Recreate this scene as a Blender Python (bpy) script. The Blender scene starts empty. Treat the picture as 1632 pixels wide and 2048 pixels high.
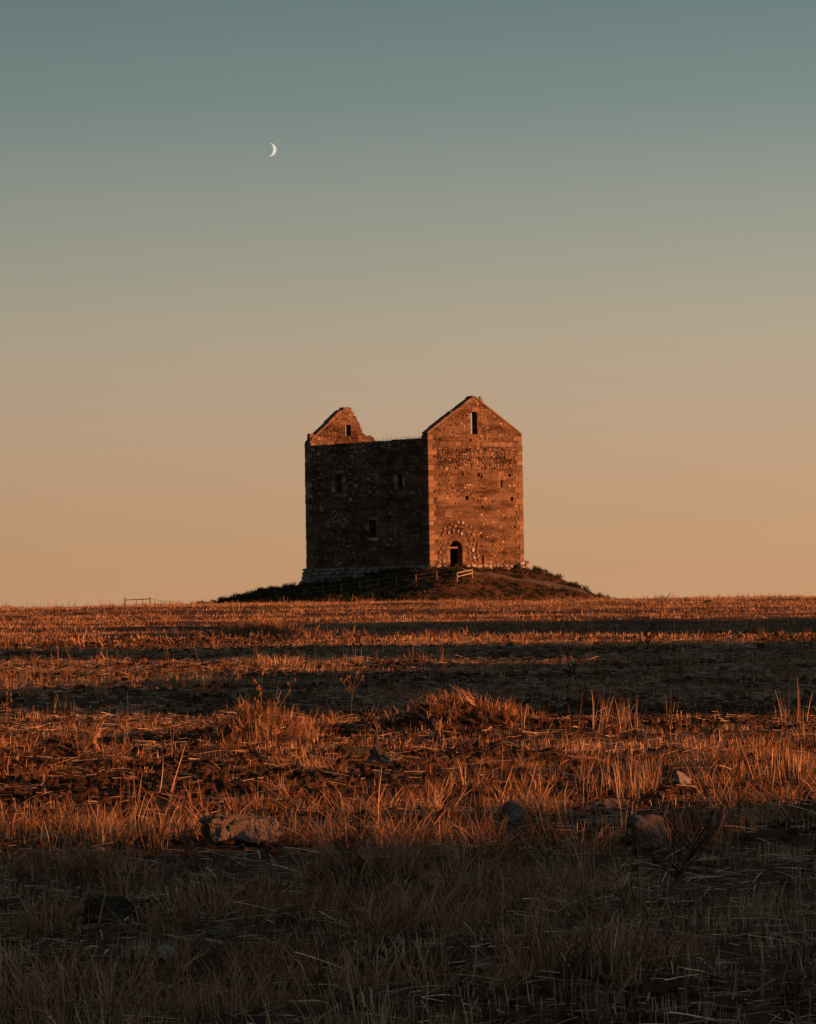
import bpy, bmesh, math, random
import numpy as np
from mathutils import Vector, Matrix
R = math.radians
rng = np.random.default_rng(7); random.seed(7)
scene = bpy.context.scene
col = scene.collection

# ------------------------------------------------------------------ camera
F = 9000.0                      # focal length in photo pixels (1632 wide)
ZC = 2.2                        # eye height above the field's datum
PITCH = math.atan((1235 - 1024) / F)
ROLL = 0.0172
cam = bpy.data.cameras.new('camera'); camo = bpy.data.objects.new('camera', cam); col.objects.link(camo)
cam.sensor_fit = 'HORIZONTAL'; cam.sensor_width = 36; cam.lens = 36 * F / 1632
cam.clip_start = 0.5; cam.clip_end = 20000
CM = Matrix.Rotation(math.pi / 2 + PITCH, 4, 'X') @ Matrix.Rotation(-ROLL, 4, 'Z')
CM.translation = Vector((0, 0, ZC))
camo.matrix_world = CM
scene.camera = camo
scene.render.resolution_x = 816; scene.render.resolution_y = 1024

# ------------------------------------------------------------------ sky and sun
SUN_AZ = -18.0                  # degrees from +X (right) towards the camera side
SUN_EL = 5.0
sdir = Vector((math.cos(R(SUN_EL)) * math.cos(R(SUN_AZ)), math.cos(R(SUN_EL)) * math.sin(R(SUN_AZ)), math.sin(R(SUN_EL))))
world = bpy.data.worlds.new('World'); scene.world = world; world.use_nodes = True
wn = world.node_tree.nodes; wl = world.node_tree.links; wn.clear()
wout = wn.new('ShaderNodeOutputWorld')
sky = wn.new('ShaderNodeTexSky'); sky.sky_type = 'NISHITA'; sky.sun_disc = False
sky.sun_elevation = R(SUN_EL); sky.sun_rotation = math.atan2(sdir.x, sdir.y)
sky.dust_density = 3.0; sky.ozone_density = 2.0
tc = wn.new('ShaderNodeTexCoord')
sep = wn.new('ShaderNodeSeparateXYZ'); wl.new(tc.outputs['Generated'], sep.inputs[0])
ramp = wn.new('ShaderNodeValToRGB'); ramp.color_ramp.interpolation = 'CARDINAL'
mr = wn.new('ShaderNodeMapRange'); mr.inputs['From Min'].default_value = 0.0; mr.inputs['From Max'].default_value = 1.0
wl.new(sep.outputs['Z'], mr.inputs['Value']); wl.new(mr.outputs[0], ramp.inputs[0])
els = ramp.color_ramp.elements
lin = lambda c: tuple((v / 255 / 12.92) if v < 10 else ((v / 255 + .055) / 1.055) ** 2.4 for v in c)
stops = [(0.0, (194, 149, 111)), (.015, (191, 151, 113)), (.0428, (185, 158, 130)), (.0706, (166, 158, 138)), (.104, (133, 142, 135)), (.135, (106, 125, 124)), (.20, (95, 112, 116)), (.40, (93, 103, 107)), (1.0, (90, 96, 102))]
els[0].position = stops[0][0]; els[0].color = (*lin(stops[0][1]), 1)
els[1].position = stops[-1][0]; els[1].color = (*lin(stops[-1][1]), 1)
for p, c in stops[1:-1]:
    e = els.new(p); e.color = (*lin(c), 1)
# the sky is a little brighter on the sun's side
mrx = wn.new('ShaderNodeMapRange'); mrx.inputs['From Min'].default_value = -1; mrx.inputs['From Max'].default_value = 1; mrx.inputs['To Min'].default_value = .40 * .575; mrx.inputs['To Max'].default_value = 1.6 * .575
wl.new(sep.outputs['X'], mrx.inputs['Value'])
bg1 = wn.new('ShaderNodeBackground'); bg2 = wn.new('ShaderNodeBackground'); add = wn.new('ShaderNodeAddShader')
wl.new(ramp.outputs[0], bg1.inputs[0]); wl.new(mrx.outputs[0], bg1.inputs[1])
wl.new(sky.outputs[0], bg2.inputs[0]); bg2.inputs[1].default_value = 0.0007
wl.new(bg1.outputs[0], add.inputs[0]); wl.new(bg2.outputs[0], add.inputs[1]); wl.new(add.outputs[0], wout.inputs[0])

sl = bpy.data.lights.new('sun', 'SUN'); so = bpy.data.objects.new('sun', sl); col.objects.link(so)
sl.energy = 5.0; sl.angle = R(0.5); sl.color = (1.0, 0.325, 0.097)
so.rotation_euler = sdir.to_track_quat('Z', 'Y').to_euler(); so.location = sdir * 300
scene.view_settings.view_transform = 'Standard'; scene.view_settings.look = 'None'
scene.view_settings.exposure = 0.8; scene.view_settings.gamma = 1.0
scene.view_settings.use_curve_mapping = False

# ------------------------------------------------------------------ helpers
def link(name, mesh, mat=None, parent=None, loc=None):
    o = bpy.data.objects.new(name, mesh); col.objects.link(o)
    if mat is not None and mesh is not None and not mesh.materials: mesh.materials.append(mat)
    if parent is not None: o.parent = parent
    if loc is not None: o.location = loc
    return o
def tag(o, label=None, cat=None, group=None, kind=None):
    if label: o['label'] = label
    if cat: o['category'] = cat
    if group: o['group'] = group
    if kind: o['kind'] = kind
    return o
def bm_mesh(bm, name, smooth=False):
    me = bpy.data.meshes.new(name); bm.to_mesh(me); bm.free()
    if smooth:
        for p in me.polygons: p.use_smooth = True
    return me
def np_mesh(name, verts, faces_flat, sizes, smooth=False):
    me = bpy.data.meshes.new(name)
    verts = np.asarray(verts, np.float32); faces_flat = np.asarray(faces_flat, np.int32); sizes = np.asarray(sizes, np.int32)
    me.vertices.add(len(verts)); me.vertices.foreach_set('co', verts.ravel())
    me.loops.add(len(faces_flat)); me.loops.foreach_set('vertex_index', faces_flat)
    me.polygons.add(len(sizes)); st = np.concatenate([[0], np.cumsum(sizes)[:-1]]).astype(np.int32)
    me.polygons.foreach_set('loop_start', st)
    if smooth: me.polygons.foreach_set('use_smooth', np.ones(len(sizes), bool))
    me.update(calc_edges=True); me.validate()
    return me
def hashn(ix, iy, seed):
    h = (ix.astype(np.int64) * 374761393 + iy.astype(np.int64) * 668265263 + seed * 982451653) & 0xffffffff
    h = ((h ^ (h >> 13)) * 1274126177) & 0xffffffff
    return ((h ^ (h >> 16)) & 0xffff) / 65535.0
def noise(x, y, seed=0):
    x = np.asarray(x, float); y = np.asarray(y, float)
    ix = np.floor(x); iy = np.floor(y); fx = x - ix; fy = y - iy
    fx = fx * fx * (3 - 2 * fx); fy = fy * fy * (3 - 2 * fy)
    a = hashn(ix, iy, seed); b = hashn(ix + 1, iy, seed); c = hashn(ix, iy + 1, seed); d = hashn(ix + 1, iy + 1, seed)
    return (a * (1 - fx) + b * fx) * (1 - fy) + (c * (1 - fx) + d * fx) * fy
def sstep(a, b, x):
    t = np.clip((np.asarray(x, float) - a) / (b - a), 0, 1); return t * t * (3 - 2 * t)

# ------------------------------------------------------------------ terrain height
TH = 0.653; CX, CY = 1.868, 400.0             # tower: near corner and turn
TW, TL = 10.72, 18.55
ct, st_ = math.cos(TH), math.sin(TH)
ZB = 4.632 + ZC                                # top of the tower's plinth
HUMPS = []                                     # (x, y, sx, sy, h) earth heaps of the field
SLOPE = .0140
yy = np.linspace(-400, 6000, 12801)
sl_ = np.where(yy < 190, SLOPE, np.where(yy < 250, SLOPE - (yy - 190) / 60 * (SLOPE + .012), np.where(yy < 430, -.012, 0)))
sl_ = np.where(yy < 0, 0, sl_)
zz = np.concatenate([[0], np.cumsum((sl_[1:] + sl_[:-1]) / 2 * np.diff(yy))])
# heights of an unseen bank right of frame, added to cast the shade bands
SHADE_BANK = [(-60, 5.4), (4, 6.0), (14, 4.5), (38, 1.4), (43, 0.7), (46, 1.2), (52, 3.6), (62, 4.3), (70, 3.6), (74, 3.7), (79, 3.0), (84, 4.2), (95, 4.3), (101, 0.7), (106, 0.7), (111, 3.9), (120, 4.3), (128, 3.9), (138, 0.6), (200, 0.2), (400, 0)]
bx_, bh_ = np.array([b[0] for b in SHADE_BANK]), np.array([b[1] for b in SHADE_BANK])
def zt(x, y):
    x = np.asarray(x, float); y = np.asarray(y, float)
    z = np.interp(y, yy, zz) - .0045 * np.clip(x, -60, 60) * sstep(0, 120, y)
    z = z + .5 * np.exp(-(y / 8) ** 2 - (x / 20) ** 2)
    near = sstep(700, 300, np.hypot(x, y))
    z = z + near * ((noise(x / 9, y / 5, 1) - .5) * .16 + (noise(x / 2.6, y / 1.7, 2) - .5) * .08 + (noise(x / .8, y / .55, 3) - .5) * .045 * sstep(120, 40, y))
    for hx, hy, sx, sy, h in HUMPS:
        z = z + h * np.exp(-((x - hx) / sx) ** 2 - ((y - hy) / sy) ** 2)
    # added unseen bank on the right, shaped to shade the field
    prof = np.exp(-((x - 32) / 2.4) ** 2)
    z = z + prof * (np.interp(y, bx_, bh_) * (.66 + .42 * noise(x / 6, y / 2.6, 5) + .26 * noise(x / 6, y / .9, 6)))
    # mound under the tower
    dx, dy = x - CX, y - CY
    u = dx * ct + dy * st_; v = -dx * st_ + dy * ct
    du = np.maximum(np.maximum(-u, u - TW), 0); dv = np.maximum(np.maximum(-v, v - TL), 0)
    dist = np.hypot(du, dv)
    top = ZB - .30 - 1.05 * sstep(2, 17, v) * sstep(9, 0, u) - .15 * sstep(4, 10, u)
    sl2 = .20 + .22 * sstep(0, 12, x)
    drop = np.where(dist < 1.2, .10 * dist ** 2, .144 + sl2 * (dist - 1.2))
    m = top - drop + (noise(x / 2.2, y / 2.2, 8) - .5) * .35 * sstep(.3, 2.5, dist)
    m = m + (noise(x / .8, y / .8, 9) - .5) * .28 * sstep(.5, 2, dist)
    m = m - .75 * sstep(0.6, 3.2, dist) * sstep(2.6, -1.5, x) * sstep(412, 400, y) * sstep(-16, -8, x)     # ground falls off left of the spur
    m = m + .55 * np.exp(-((x - 4.6) / 1.9) ** 2 - ((y - 396.2) / 3.6) ** 2)
    k = .35
    z = np.where(dist < 40, np.log(np.exp(np.clip((z - 4) / k, -60, 60)) + np.exp(np.clip((m - 4) / k, -60, 60))) * k + 4, z)
    return z
def ray(px, py):
    c = Vector(((px - 816) / F, -(py - 1024) / F, -1.0)); d = (CM.to_3x3() @ c); return d
def ground_hit(px, py, dmin=12, dmax=330):
    d = ray(px, py); t = np.arange(dmin, dmax, .05)
    X = d.x * t; Y = d.y * t; Z = ZC + d.z * t
    s = Z - zt(X, Y); i = np.argmax(s < 0) if (s < 0).any() else len(t) - 1
    return Vector((X[i], Y[i], float(zt(X[i], Y[i]))))
def at_depth(px, py, depth):
    d = ray(px, py); t = depth / d.y; return Vector((d.x * t, d.y * t, ZC + d.z * t))

for px, py, wpx, hm in [(500, 1492, 150, .34), (915, 1462, 220, .30), (715, 1800, 250, .22), (520, 1274, 130, .30), (130, 1775, 260, .12), (1515, 1565, 240, .16)]:
    g = ground_hit(px, py); s = wpx / F * g.y / 1.9
    HUMPS.append((g.x, g.y + s, s, s * 1.3, hm))

# ------------------------------------------------------------------ materials
def mat(name, rough=.9):
    m = bpy.data.materials.new(name); m.use_nodes = True
    b = m.node_tree.nodes['Principled BSDF']; b.inputs['Roughness'].default_value = rough
    b.inputs['Specular IOR Level'].default_value = .15
    return m, m.node_tree.nodes, m.node_tree.links, b
def ramp_node(n, pts):
    r = n.new('ShaderNodeValToRGB'); e = r.color_ramp.elements
    e[0].position = pts[0][0]; e[0].color = (*pts[0][1], 1); e[1].position = pts[-1][0]; e[1].color = (*pts[-1][1], 1)
    for p, c in pts[1:-1]:
        q = e.new(p); q.color = (*c, 1)
    return r
def noise_node(n, l, scale, detail=6, rough=.6, coord='Object', vec=None):
    t = n.new('ShaderNodeTexCoord') if vec is None else None
    q = n.new('ShaderNodeTexNoise'); q.inputs['Scale'].default_value = scale; q.inputs['Detail'].default_value = detail; q.inputs['Roughness'].default_value = rough
    l.new(t.outputs[coord] if vec is None else vec, q.inputs['Vector']); return q
def mixc(n, l, a, b, fac, mode='MIX'):
    m = n.new('ShaderNodeMix'); m.data_type = 'RGBA'; m.blend_type = mode
    for s, i in ((fac, 0), (a, 6), (b, 7)):
        if hasattr(s, 'is_linked'): l.new(s, m.inputs[i])
        else: m.inputs[i].default_value = s if i == 0 else (*s, 1)
    return m.outputs[2]
def bump(n, l, b, src, strength, dist):
    q = n.new('ShaderNodeBump'); q.inputs['Strength'].default_value = strength; q.inputs['Distance'].default_value = dist
    l.new(src, q.inputs['Height']); l.new(q.outputs[0], b.inputs['Normal'])
def stone_mat(name, lo, mid, hi, objvar=.5, tint=False, scale=1.0, bstr=.6, streak=False):
    m, n, l, b = mat(name)
    a = noise_node(n, l, .45 * scale, 5); c = noise_node(n, l, 9 * scale, 8, .7)
    r = ramp_node(n, [(.3, lo), (.5, mid), (.72, hi)]); l.new(c.outputs['Fac'], r.inputs[0])
    big = ramp_node(n, [(.36, (.48, .44, .42)), (.62, (1.08, 1.05, 1.02))]); l.new(a.outputs['Fac'], big.inputs[0])
    o = mixc(n, l, r.outputs[0], big.outputs[0], 1.0, 'MULTIPLY')
    if streak:                                  # weathering in long level stains
        tcs = n.new('ShaderNodeTexCoord'); mp = n.new('ShaderNodeMapping'); mp.inputs['Scale'].default_value = (.16, .16, .9); l.new(tcs.outputs['Object'], mp.inputs['Vector'])
        sn = noise_node(n, l, 1.6, 6, .65, vec=mp.outputs[0]); sr = ramp_node(n, [(.38, (.42, .36, .33)), (.55, (1.0, 1.0, 1.0)), (.75, (1.2, 1.16, 1.1))]); l.new(sn.outputs['Fac'], sr.inputs[0])
        o = mixc(n, l, o, sr.outputs[0], 1.0, 'MULTIPLY')
    if tint:
        at = n.new('ShaderNodeAttribute'); at.attribute_name = 'tint'
        o = mixc(n, l, o, at.outputs['Color'], 1.0, 'MULTIPLY')
    else:
        oi = n.new('ShaderNodeObjectInfo')
        rr = ramp_node(n, [(0, (1 - objvar,) * 3), (1, (1 + objvar * .6,) * 3)]); l.new(oi.outputs['Random'], rr.inputs[0])
        o = mixc(n, l, o, rr.outputs[0], 1.0, 'MULTIPLY')
    l.new(o, b.inputs['Base Color'])
    bump(n, l, b, c.outputs['Fac'], bstr, .05)
    return m
M_PLASTER = stone_mat('lime_render', (.06, .04, .03), (.165, .112, .08), (.27, .195, .14), objvar=.05, scale=1.0, bstr=1.0, streak=True)
M_RUBBLE = stone_mat('rubble_stone', (.14, .10, .072), (.22, .165, .12), (.31, .245, .19), tint=True, scale=1.3, streak=True)
M_ASHLAR = stone_mat('ashlar_stone', (.11, .073, .052), (.19, .13, .093), (.26, .19, .14), objvar=.45, scale=.8, bstr=.35)
M_PALE = stone_mat('pale_stone', (.20, .185, .175), (.30, .285, .27), (.40, .385, .37), objvar=.5, scale=.8, bstr=.4)
M_ROCK = stone_mat('field_rock', (.15, .12, .10), (.31, .27, .235), (.48, .43, .39), objvar=.3, scale=6, bstr=.9)
M_WHITE = stone_mat('white_stone', (.26, .255, .25), (.40, .395, .39), (.54, .535, .53), objvar=.3, scale=8, bstr=.6)
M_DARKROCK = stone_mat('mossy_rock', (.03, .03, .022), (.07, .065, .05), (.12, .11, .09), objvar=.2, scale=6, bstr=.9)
m, n, l, b = mat('old_wood', .8); M_WOOD = m
q = noise_node(n, l, 14, 5); r = ramp_node(n, [(.3, (.10, .075, .055)), (.7, (.27, .22, .17))]); l.new(q.outputs['Fac'], r.inputs[0]); l.new(r.outputs[0], b.inputs['Base Color'])
m, n, l, b = mat('pale_wood', .8); M_PALEWOOD = m  # paler wood tone, used on the short fence and broken plank
q = noise_node(n, l, 14, 5); r = ramp_node(n, [(.3, (.28, .24, .19)), (.7, (.42, .37, .31))]); l.new(q.outputs['Fac'], r.inputs[0]); l.new(r.outputs[0], b.inputs['Base Color'])
m, n, l, b = mat('wire', .5); M_WIRE = m; b.inputs['Base Color'].default_value = (.12, .115, .11, 1)
m, n, l, b = mat('dark_twig', .9); M_TWIG = m; b.inputs['Base Color'].default_value = (.045, .032, .025, 1)
m, n, l, b = mat('dry_stem', .8); M_STEM = m
oi = n.new('ShaderNodeObjectInfo'); r = ramp_node(n, [(0, (.09, .05, .028)), (1, (.24, .15, .08))]); l.new(oi.outputs['Random'], r.inputs[0]); l.new(r.outputs[0], b.inputs['Base Color'])
# soil
m, n, l, b = mat('stubble_soil', 1.0); M_SOIL = m
a = noise_node(n, l, .35, 6); c = noise_node(n, l, 7, 8, .7); d_ = noise_node(n, l, 60, 5, .7)
r1 = ramp_node(n, [(.3, (.030, .017, .010)), (.55, (.070, .037, .021)), (.75, (.13, .072, .040))]); l.new(c.outputs['Fac'], r1.inputs[0])
r2 = ramp_node(n, [(.35, (.7, .68, .66)), (.65, (1.25, 1.2, 1.15))]); l.new(a.outputs['Fac'], r2.inputs[0])
o = mixc(n, l, r1.outputs[0], r2.outputs[0], 1.0, 'MULTIPLY')
r3 = ramp_node(n, [(.60, (0, 0, 0)), (.72, (1, 1, 1))]); l.new(d_.outputs['Fac'], r3.inputs[0])
o = mixc(n, l, o, (.20, .14, .085), r3.outputs[0]); l.new(o, b.inputs['Base Color'])
bump(n, l, b, c.outputs['Fac'], 1.0, .12)
m, n, l, b = mat('path_earth', 1.0); M_PATH = m
q = noise_node(n, l, 5, 6); r = ramp_node(n, [(.3, (.06, .046, .038)), (.7, (.115, .092, .078))]); l.new(q.outputs['Fac'], r.inputs[0]); l.new(r.outputs[0], b.inputs['Base Color'])
# dry grass: straw colour varies from clump to clump and along the blade
def grass_mat(name, pts, trans=.25):
    m, n, l, b = mat(name, .7)
    oi = n.new('ShaderNodeObjectInfo'); r = ramp_node(n, pts); l.new(oi.outputs['Random'], r.inputs[0])
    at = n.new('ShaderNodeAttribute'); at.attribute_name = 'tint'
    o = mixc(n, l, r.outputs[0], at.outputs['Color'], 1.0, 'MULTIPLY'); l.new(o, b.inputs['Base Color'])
    t = n.new('ShaderNodeBsdfTranslucent'); l.new(o, t.inputs[0]); mx = n.new('ShaderNodeMixShader'); mx.inputs[0].default_value = trans
    out = n['Material Output']; l.new(b.outputs[0], mx.inputs[1]); l.new(t.outputs[0], mx.inputs[2]); l.new(mx.outputs[0], out.inputs[0])
    return m
M_STRAW = grass_mat('straw', [(0, (.13, .066, .034)), (.35, (.29, .165, .09)), (.7, (.50, .315, .18)), (1, (.72, .52, .35))])
M_WILD = grass_mat('wild_grass', [(0, (.12, .055, .028)), (.5, (.32, .17, .088)), (1, (.58, .36, .21))])
M_LITTER = grass_mat('bleached_straw', [(0, (.24, .14, .08)), (.5, (.46, .32, .20)), (1, (.74, .58, .42))], .1)
M_LEAF = grass_mat('dark_leaf', [(0, (.03, .035, .015)), (1, (.06, .055, .025))], .1)
mm = bpy.data.materials.new('moonlight'); mm.use_nodes = True; M_MOON = mm
mm.node_tree.nodes.clear(); e_ = mm.node_tree.nodes.new('ShaderNodeEmission'); o_ = mm.node_tree.nodes.new('ShaderNodeOutputMaterial')
e_.inputs[0].default_value = (1, .86, .74, 1); e_.inputs[1].default_value = .47; mm.node_tree.links.new(e_.outputs[0], o_.inputs[0])

# ------------------------------------------------------------------ ground sheet
def spaced(pieces):
    out = []
    for a, b_, s in pieces: out.append(np.arange(a, b_, s))
    return np.concatenate(out + [[pieces[-1][1]]])
gx = spaced([(-6000, -400, 800), (-400, -60, 40), (-60, -22, 2), (-22, -9, .5), (-9, 9, .2), (9, 24, .5), (24, 28, 1.0), (28, 36, .5), (36, 42, 1.0), (42, 80, 4), (80, 400, 40), (400, 6000, 800)])
gy = spaced([(-6000, -400, 800), (-400, -20, 40), (-20, 16, 4), (16, 45, .2), (45, 90, .35), (90, 150, .7), (150, 262, 1.5), (262, 376, 8), (376, 426, .6), (426, 700, 30), (700, 9000, 900)])
GX, GY = np.meshgrid(gx, gy); GZ = zt(GX, GY)
nx, ny = len(gx), len(gy)
idx = np.arange(nx * ny).reshape(ny, nx)
quads = np.stack([idx[:-1, :-1], idx[:-1, 1:], idx[1:, 1:], idx[1:, :-1]], -1).reshape(-1)
gme = np_mesh('ground', np.stack([GX, GY, GZ], -1).reshape(-1, 3), quads, np.full((nx - 1) * (ny - 1), 4), True)
tag(link('ground', gme, M_SOIL), kind='structure')

# ------------------------------------------------------------------ tower
tower = bpy.data.objects.new('ruined_tower', None); col.objects.link(tower)
tower.location = (CX, CY, ZB); tower.rotation_euler = (0, 0, TH); tower.empty_display_size = 2
tag(tower, 'roofless square stone tower with two broken gables on a grassy mound', 'tower')
T = .75; EAVE = 11.72; APEX = 15.02; WT = 11.3; BASE = -2.6
def prism(name, poly, axis, a0, a1):
    """poly of (s, z) extruded along axis 'y' (gables) or 'x' (side walls)"""
    bm = bmesh.new()
    mk = (lambda s, z, a: (s, a, z)) if axis == 'y' else (lambda s, z, a: (a, s, z))
    A = [bm.verts.new(mk(s, z, a0)) for s, z in poly]; B = [bm.verts.new(mk(s, z, a1)) for s, z in poly]
    bm.faces.new(A); bm.faces.new(B[::-1])
    k = len(poly)
    for i in range(k): bm.faces.new((A[i], B[i], B[(i + 1) % k], A[(i + 1) % k]))
    bmesh.ops.recalc_face_normals(bm, faces=bm.faces)
    return bm_mesh(bm, name)
def cut(mesh, boxes, name):
    """carve the openings (each a list of 8 corner-box extents or an arch) out of a wall"""
    o = bpy.data.objects.new('tmp', mesh); col.objects.link(o)
    bm = bmesh.new()
    for bx in boxes:
        x0, x1, y0, y1, z0, z1 = bx[:6]
        if len(bx) > 6:                      # arched head, along y
            r_ = (x1 - x0) / 2; pts = [(x0, z0), (x1, z0)] + [((x0 + x1) / 2 + r_ * math.cos(t), z1 - bx[6] * r_ + bx[6] * r_ * math.sin(t)) for t in np.linspace(0, math.pi, 11)]
            A = [bm.verts.new((s, y0, z)) for s, z in pts]; B = [bm.verts.new((s, y1, z)) for s, z in pts]
            fs = [bm.faces.new(A), bm.faces.new(B[::-1])] + [bm.faces.new((A[i], B[i], B[(i + 1) % len(pts)], A[(i + 1) % len(pts)])) for i in range(len(pts))]
            bmesh.ops.recalc_face_normals(bm, faces=fs)
        else:
            g = bmesh.ops.create_cube(bm, size=1)['verts']
            for v in g: v.co = Vector(((x0 + x1) / 2 + v.co.x * (x1 - x0), (y0 + y1) / 2 + v.co.y * (y1 - y0), (z0 + z1) / 2 + v.co.z * (z1 - z0)))
    cme = bm_mesh(bm, 'cut'); c = bpy.data.objects.new('cut', cme); col.objects.link(c)
    md = o.modifiers.new('b', 'BOOLEAN'); md.operation = 'DIFFERENCE'; md.solver = 'EXACT'; md.object = c; md.use_self = True
    dg = bpy.context.evaluated_depsgraph_get(); dg.update()
    me = bpy.data.meshes.new_from_object(o.evaluated_get(dg)); me.name = name
    bpy.data.objects.remove(o); bpy.data.objects.remove(c)
    return me
# openings of the front gable (x = along the face, z up)
DOOR = (2.27, 3.66, -.28, 2.14)
GWIN = (4.90, 5.63, 11.70, 13.70)
SLIT = (8.20, 8.38, 6.95, 7.6)
zl = lambda zx, zy: ((830 + zx * .14706 - 855.8) / 17.75, 11.72 - (780 + zy * .14706 - (866 + (830 + zx * .14706 - 855.8) * .016)) / 22.4)
zl4 = lambda zx, zy: zl(zx, (1000 + zy * .14706 - 780) / .14706)
holes = [zl(*p) + (s,) for p, s in [((340, 670), .16), ((530, 728), .24), ((758, 680), .18), ((1070, 720), .2), ((1285, 720), .2), ((710, 815), .16), ((258, 1118), .24), ((645, 1145), .16), ((865, 1150), .22), ((905, 1182), .15), ((1292, 1165), .2), ((245, 1380), .22), ((265, 1460), .2), ((700, 1470), .26), ((1320, 1490), .24), ((1410, 1490), .2), ((520, 570), .12), ((710, 345), .12)]]
holes += [zl4(*p) + (s,) for p, s in [((890, 500), .15), ((1355, 375), .16), ((950, 545), .12), ((885, 630), .12), ((905, 95), .15), ((815, 625), .16), ((1185, 735), .1)]]
holes = [(x, z, s * 1.35) for x, z, s in holes]
KEY = zl4(903, 820)
gboxes = [(DOOR[0], DOOR[1], -1, T + 1, DOOR[2], DOOR[3], 1.0), (GWIN[0], GWIN[1], -1, T + 1, GWIN[2], GWIN[3], .35), (SLIT[0], SLIT[1], -1, T - .1, SLIT[2], SLIT[3]),
          (KEY[0] - .11, KEY[0] + .11, -1, .5, KEY[1] - .35, KEY[1] + .38)]
gboxes += [(x - s / 2, x + s / 2, -1, .45, z - s * .55, z + s * .55) for x, z, s in holes]
gboxes += [(9.45, 10.12, -1, .55, -.68, -.06)]
GPOLY = [(0, BASE), (TW, BASE), (TW, EAVE), (TW / 2, APEX), (0, EAVE)]
gable = link('gable_wall', cut(prism('gable_wall', GPOLY, 'y', 0, T), gboxes, 'gable_wall'), M_PLASTER, tower)
# far gable, broken on its right flank
FPOLY = [(0, BASE), (TW - T - .01, BASE), (TW - T - .01, 9.6), (9.4, 10.4), (8.2, 11.35), (8.0, 11.75), (7.6, 11.85), (7.35, 12.2), (6.9, 12.3), (6.5, 12.28), (6.25, 12.5), (6.1, 12.62), (6.02, 12.95), (5.85, 13.1), (5.82, 13.4), (5.6, 13.6), (5.45, 13.95), (5.2, 14.15), (5.1, 14.5), (4.85, 14.62), (4.7, 14.98), (4.05, 14.95), (3.8, 14.55), (0, EAVE)]
fboxes = [(4.14, 4.76, TL - T - 1, TL + 1, 12.3, 13.32)] + [(x - .1, x + .1, TL - T - 1, TL - T + .4, z - .1, z + .1) for x, z in ((2.4, 12.6), (3.4, 12.15), (5.3, 12.1), (2.0, 13.0))]
fgable = link('gable_wall', cut(prism('far_gable', FPOLY, 'y', TL - T, TL), fboxes, 'far_gable'), M_PLASTER, tower)
# long walls between the gables
SW1 = (12.94, 13.94, 6.9, 8.56); SW2 = (7.88, 8.91, 2.69, 4.2); SW3 = (3.84, 4.5, 6.85, 8.2)
topl = [(TL - T - .003, WT + .02)] + [(y, WT + random.uniform(-.07, .06)) for y in np.linspace(TL - 1.3, T + .6, 22)] + [(T + .003, WT + .05)]
SPOLY = [(T + .003, BASE), (TL - T - .003, BASE)] + topl
sboxes = [(-1, T - .04, SW1[0], SW1[1], SW1[2], SW1[3]), (-1, T - .04, SW2[0], SW2[1], SW2[2], SW2[3]), (-1, .45, SW3[0], SW3[1], SW3[2], SW3[3])]
for y, z, s in [(6.3, 6.0, .22), (11.4, 3.9, .3), (12.0, 3.6, .25), (10.2, 3.8, .25), (11.9, 5.1, .3), (14.6, 5.6, .22), (9.2, 6.3, .25), (15.5, 8.6, .3), (3.3, 9.6, .4), (5.6, 9.5, .4), (10.7, .9, .35), (11.4, .7, .3), (14.4, 1.1, .3), (2.2, 6.5, .2), (7.1, 2.9, .2)]:
    sboxes.append((-1, .4, y - s / 2, y + s / 2, z - s / 2, z + s / 2))
side = link('side_wall', cut(prism('side_wall', SPOLY, 'x', 0, T), sboxes, 'side_wall'), M_PLASTER, tower)
BPOLY = [(T + .003, BASE), (TL - T - .003, BASE)] + [(y, 10.9 + random.uniform(-.2, .2)) for y in np.linspace(TL - T - .003, T + .003, 16)]
back = link('side_wall', prism('back_wall', BPOLY, 'x', TW - T, TW), M_PLASTER, tower)

# --- dressed blocks: each its own piece
def block_mesh(w, d, h, name, jit=.012, bev=.018):
    bm = bmesh.new(); g = bmesh.ops.create_cube(bm, size=1)['verts']
    for v in g: v.co = Vector((v.co.x * w, v.co.y * d, v.co.z * h)) + Vector([random.uniform(-jit, jit) for _ in range(3)])
    bmesh.ops.bevel(bm, geom=list(bm.edges), offset=bev, segments=1, affect='EDGES')
    return bm_mesh(bm, name)
def block(name, x0, x1, y0, y1, z0, z1, mt=None, jit=.012, rot=0, parent=None):
    o = link(name, block_mesh(x1 - x0, y1 - y0, z1 - z0, name, jit), mt or M_ASHLAR, parent or tower, ((x0 + x1) / 2, (y0 + y1) / 2, (z0 + z1) / 2))
    if rot: o.rotation_euler = (0, rot, 0)
    return o
occupied_g = [(DOOR[0] - .45, DOOR[1] + .45, DOOR[2] - .5, DOOR[3] + .5), (GWIN[0] - .1, GWIN[1] + .1, GWIN[2] - .1, GWIN[3] + .15), (SLIT[0] - .1, SLIT[1] + .1, SLIT[2], SLIT[3])]
occupied_g += [(x - s / 2 - .03, x + s / 2 + .03, z - s * .6, z + s * .6) for x, z, s in holes] + [(KEY[0] - .15, KEY[0] + .15, KEY[1] - .4, KEY[1] + .42), (9.4, 10.15, -.7, 0)]
occupied_s = [(a - .06, b_ + .06, c_ - .06, d2 + .06) for a, b_, c_, d2 in (SW1, SW2, SW3)]
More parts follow.
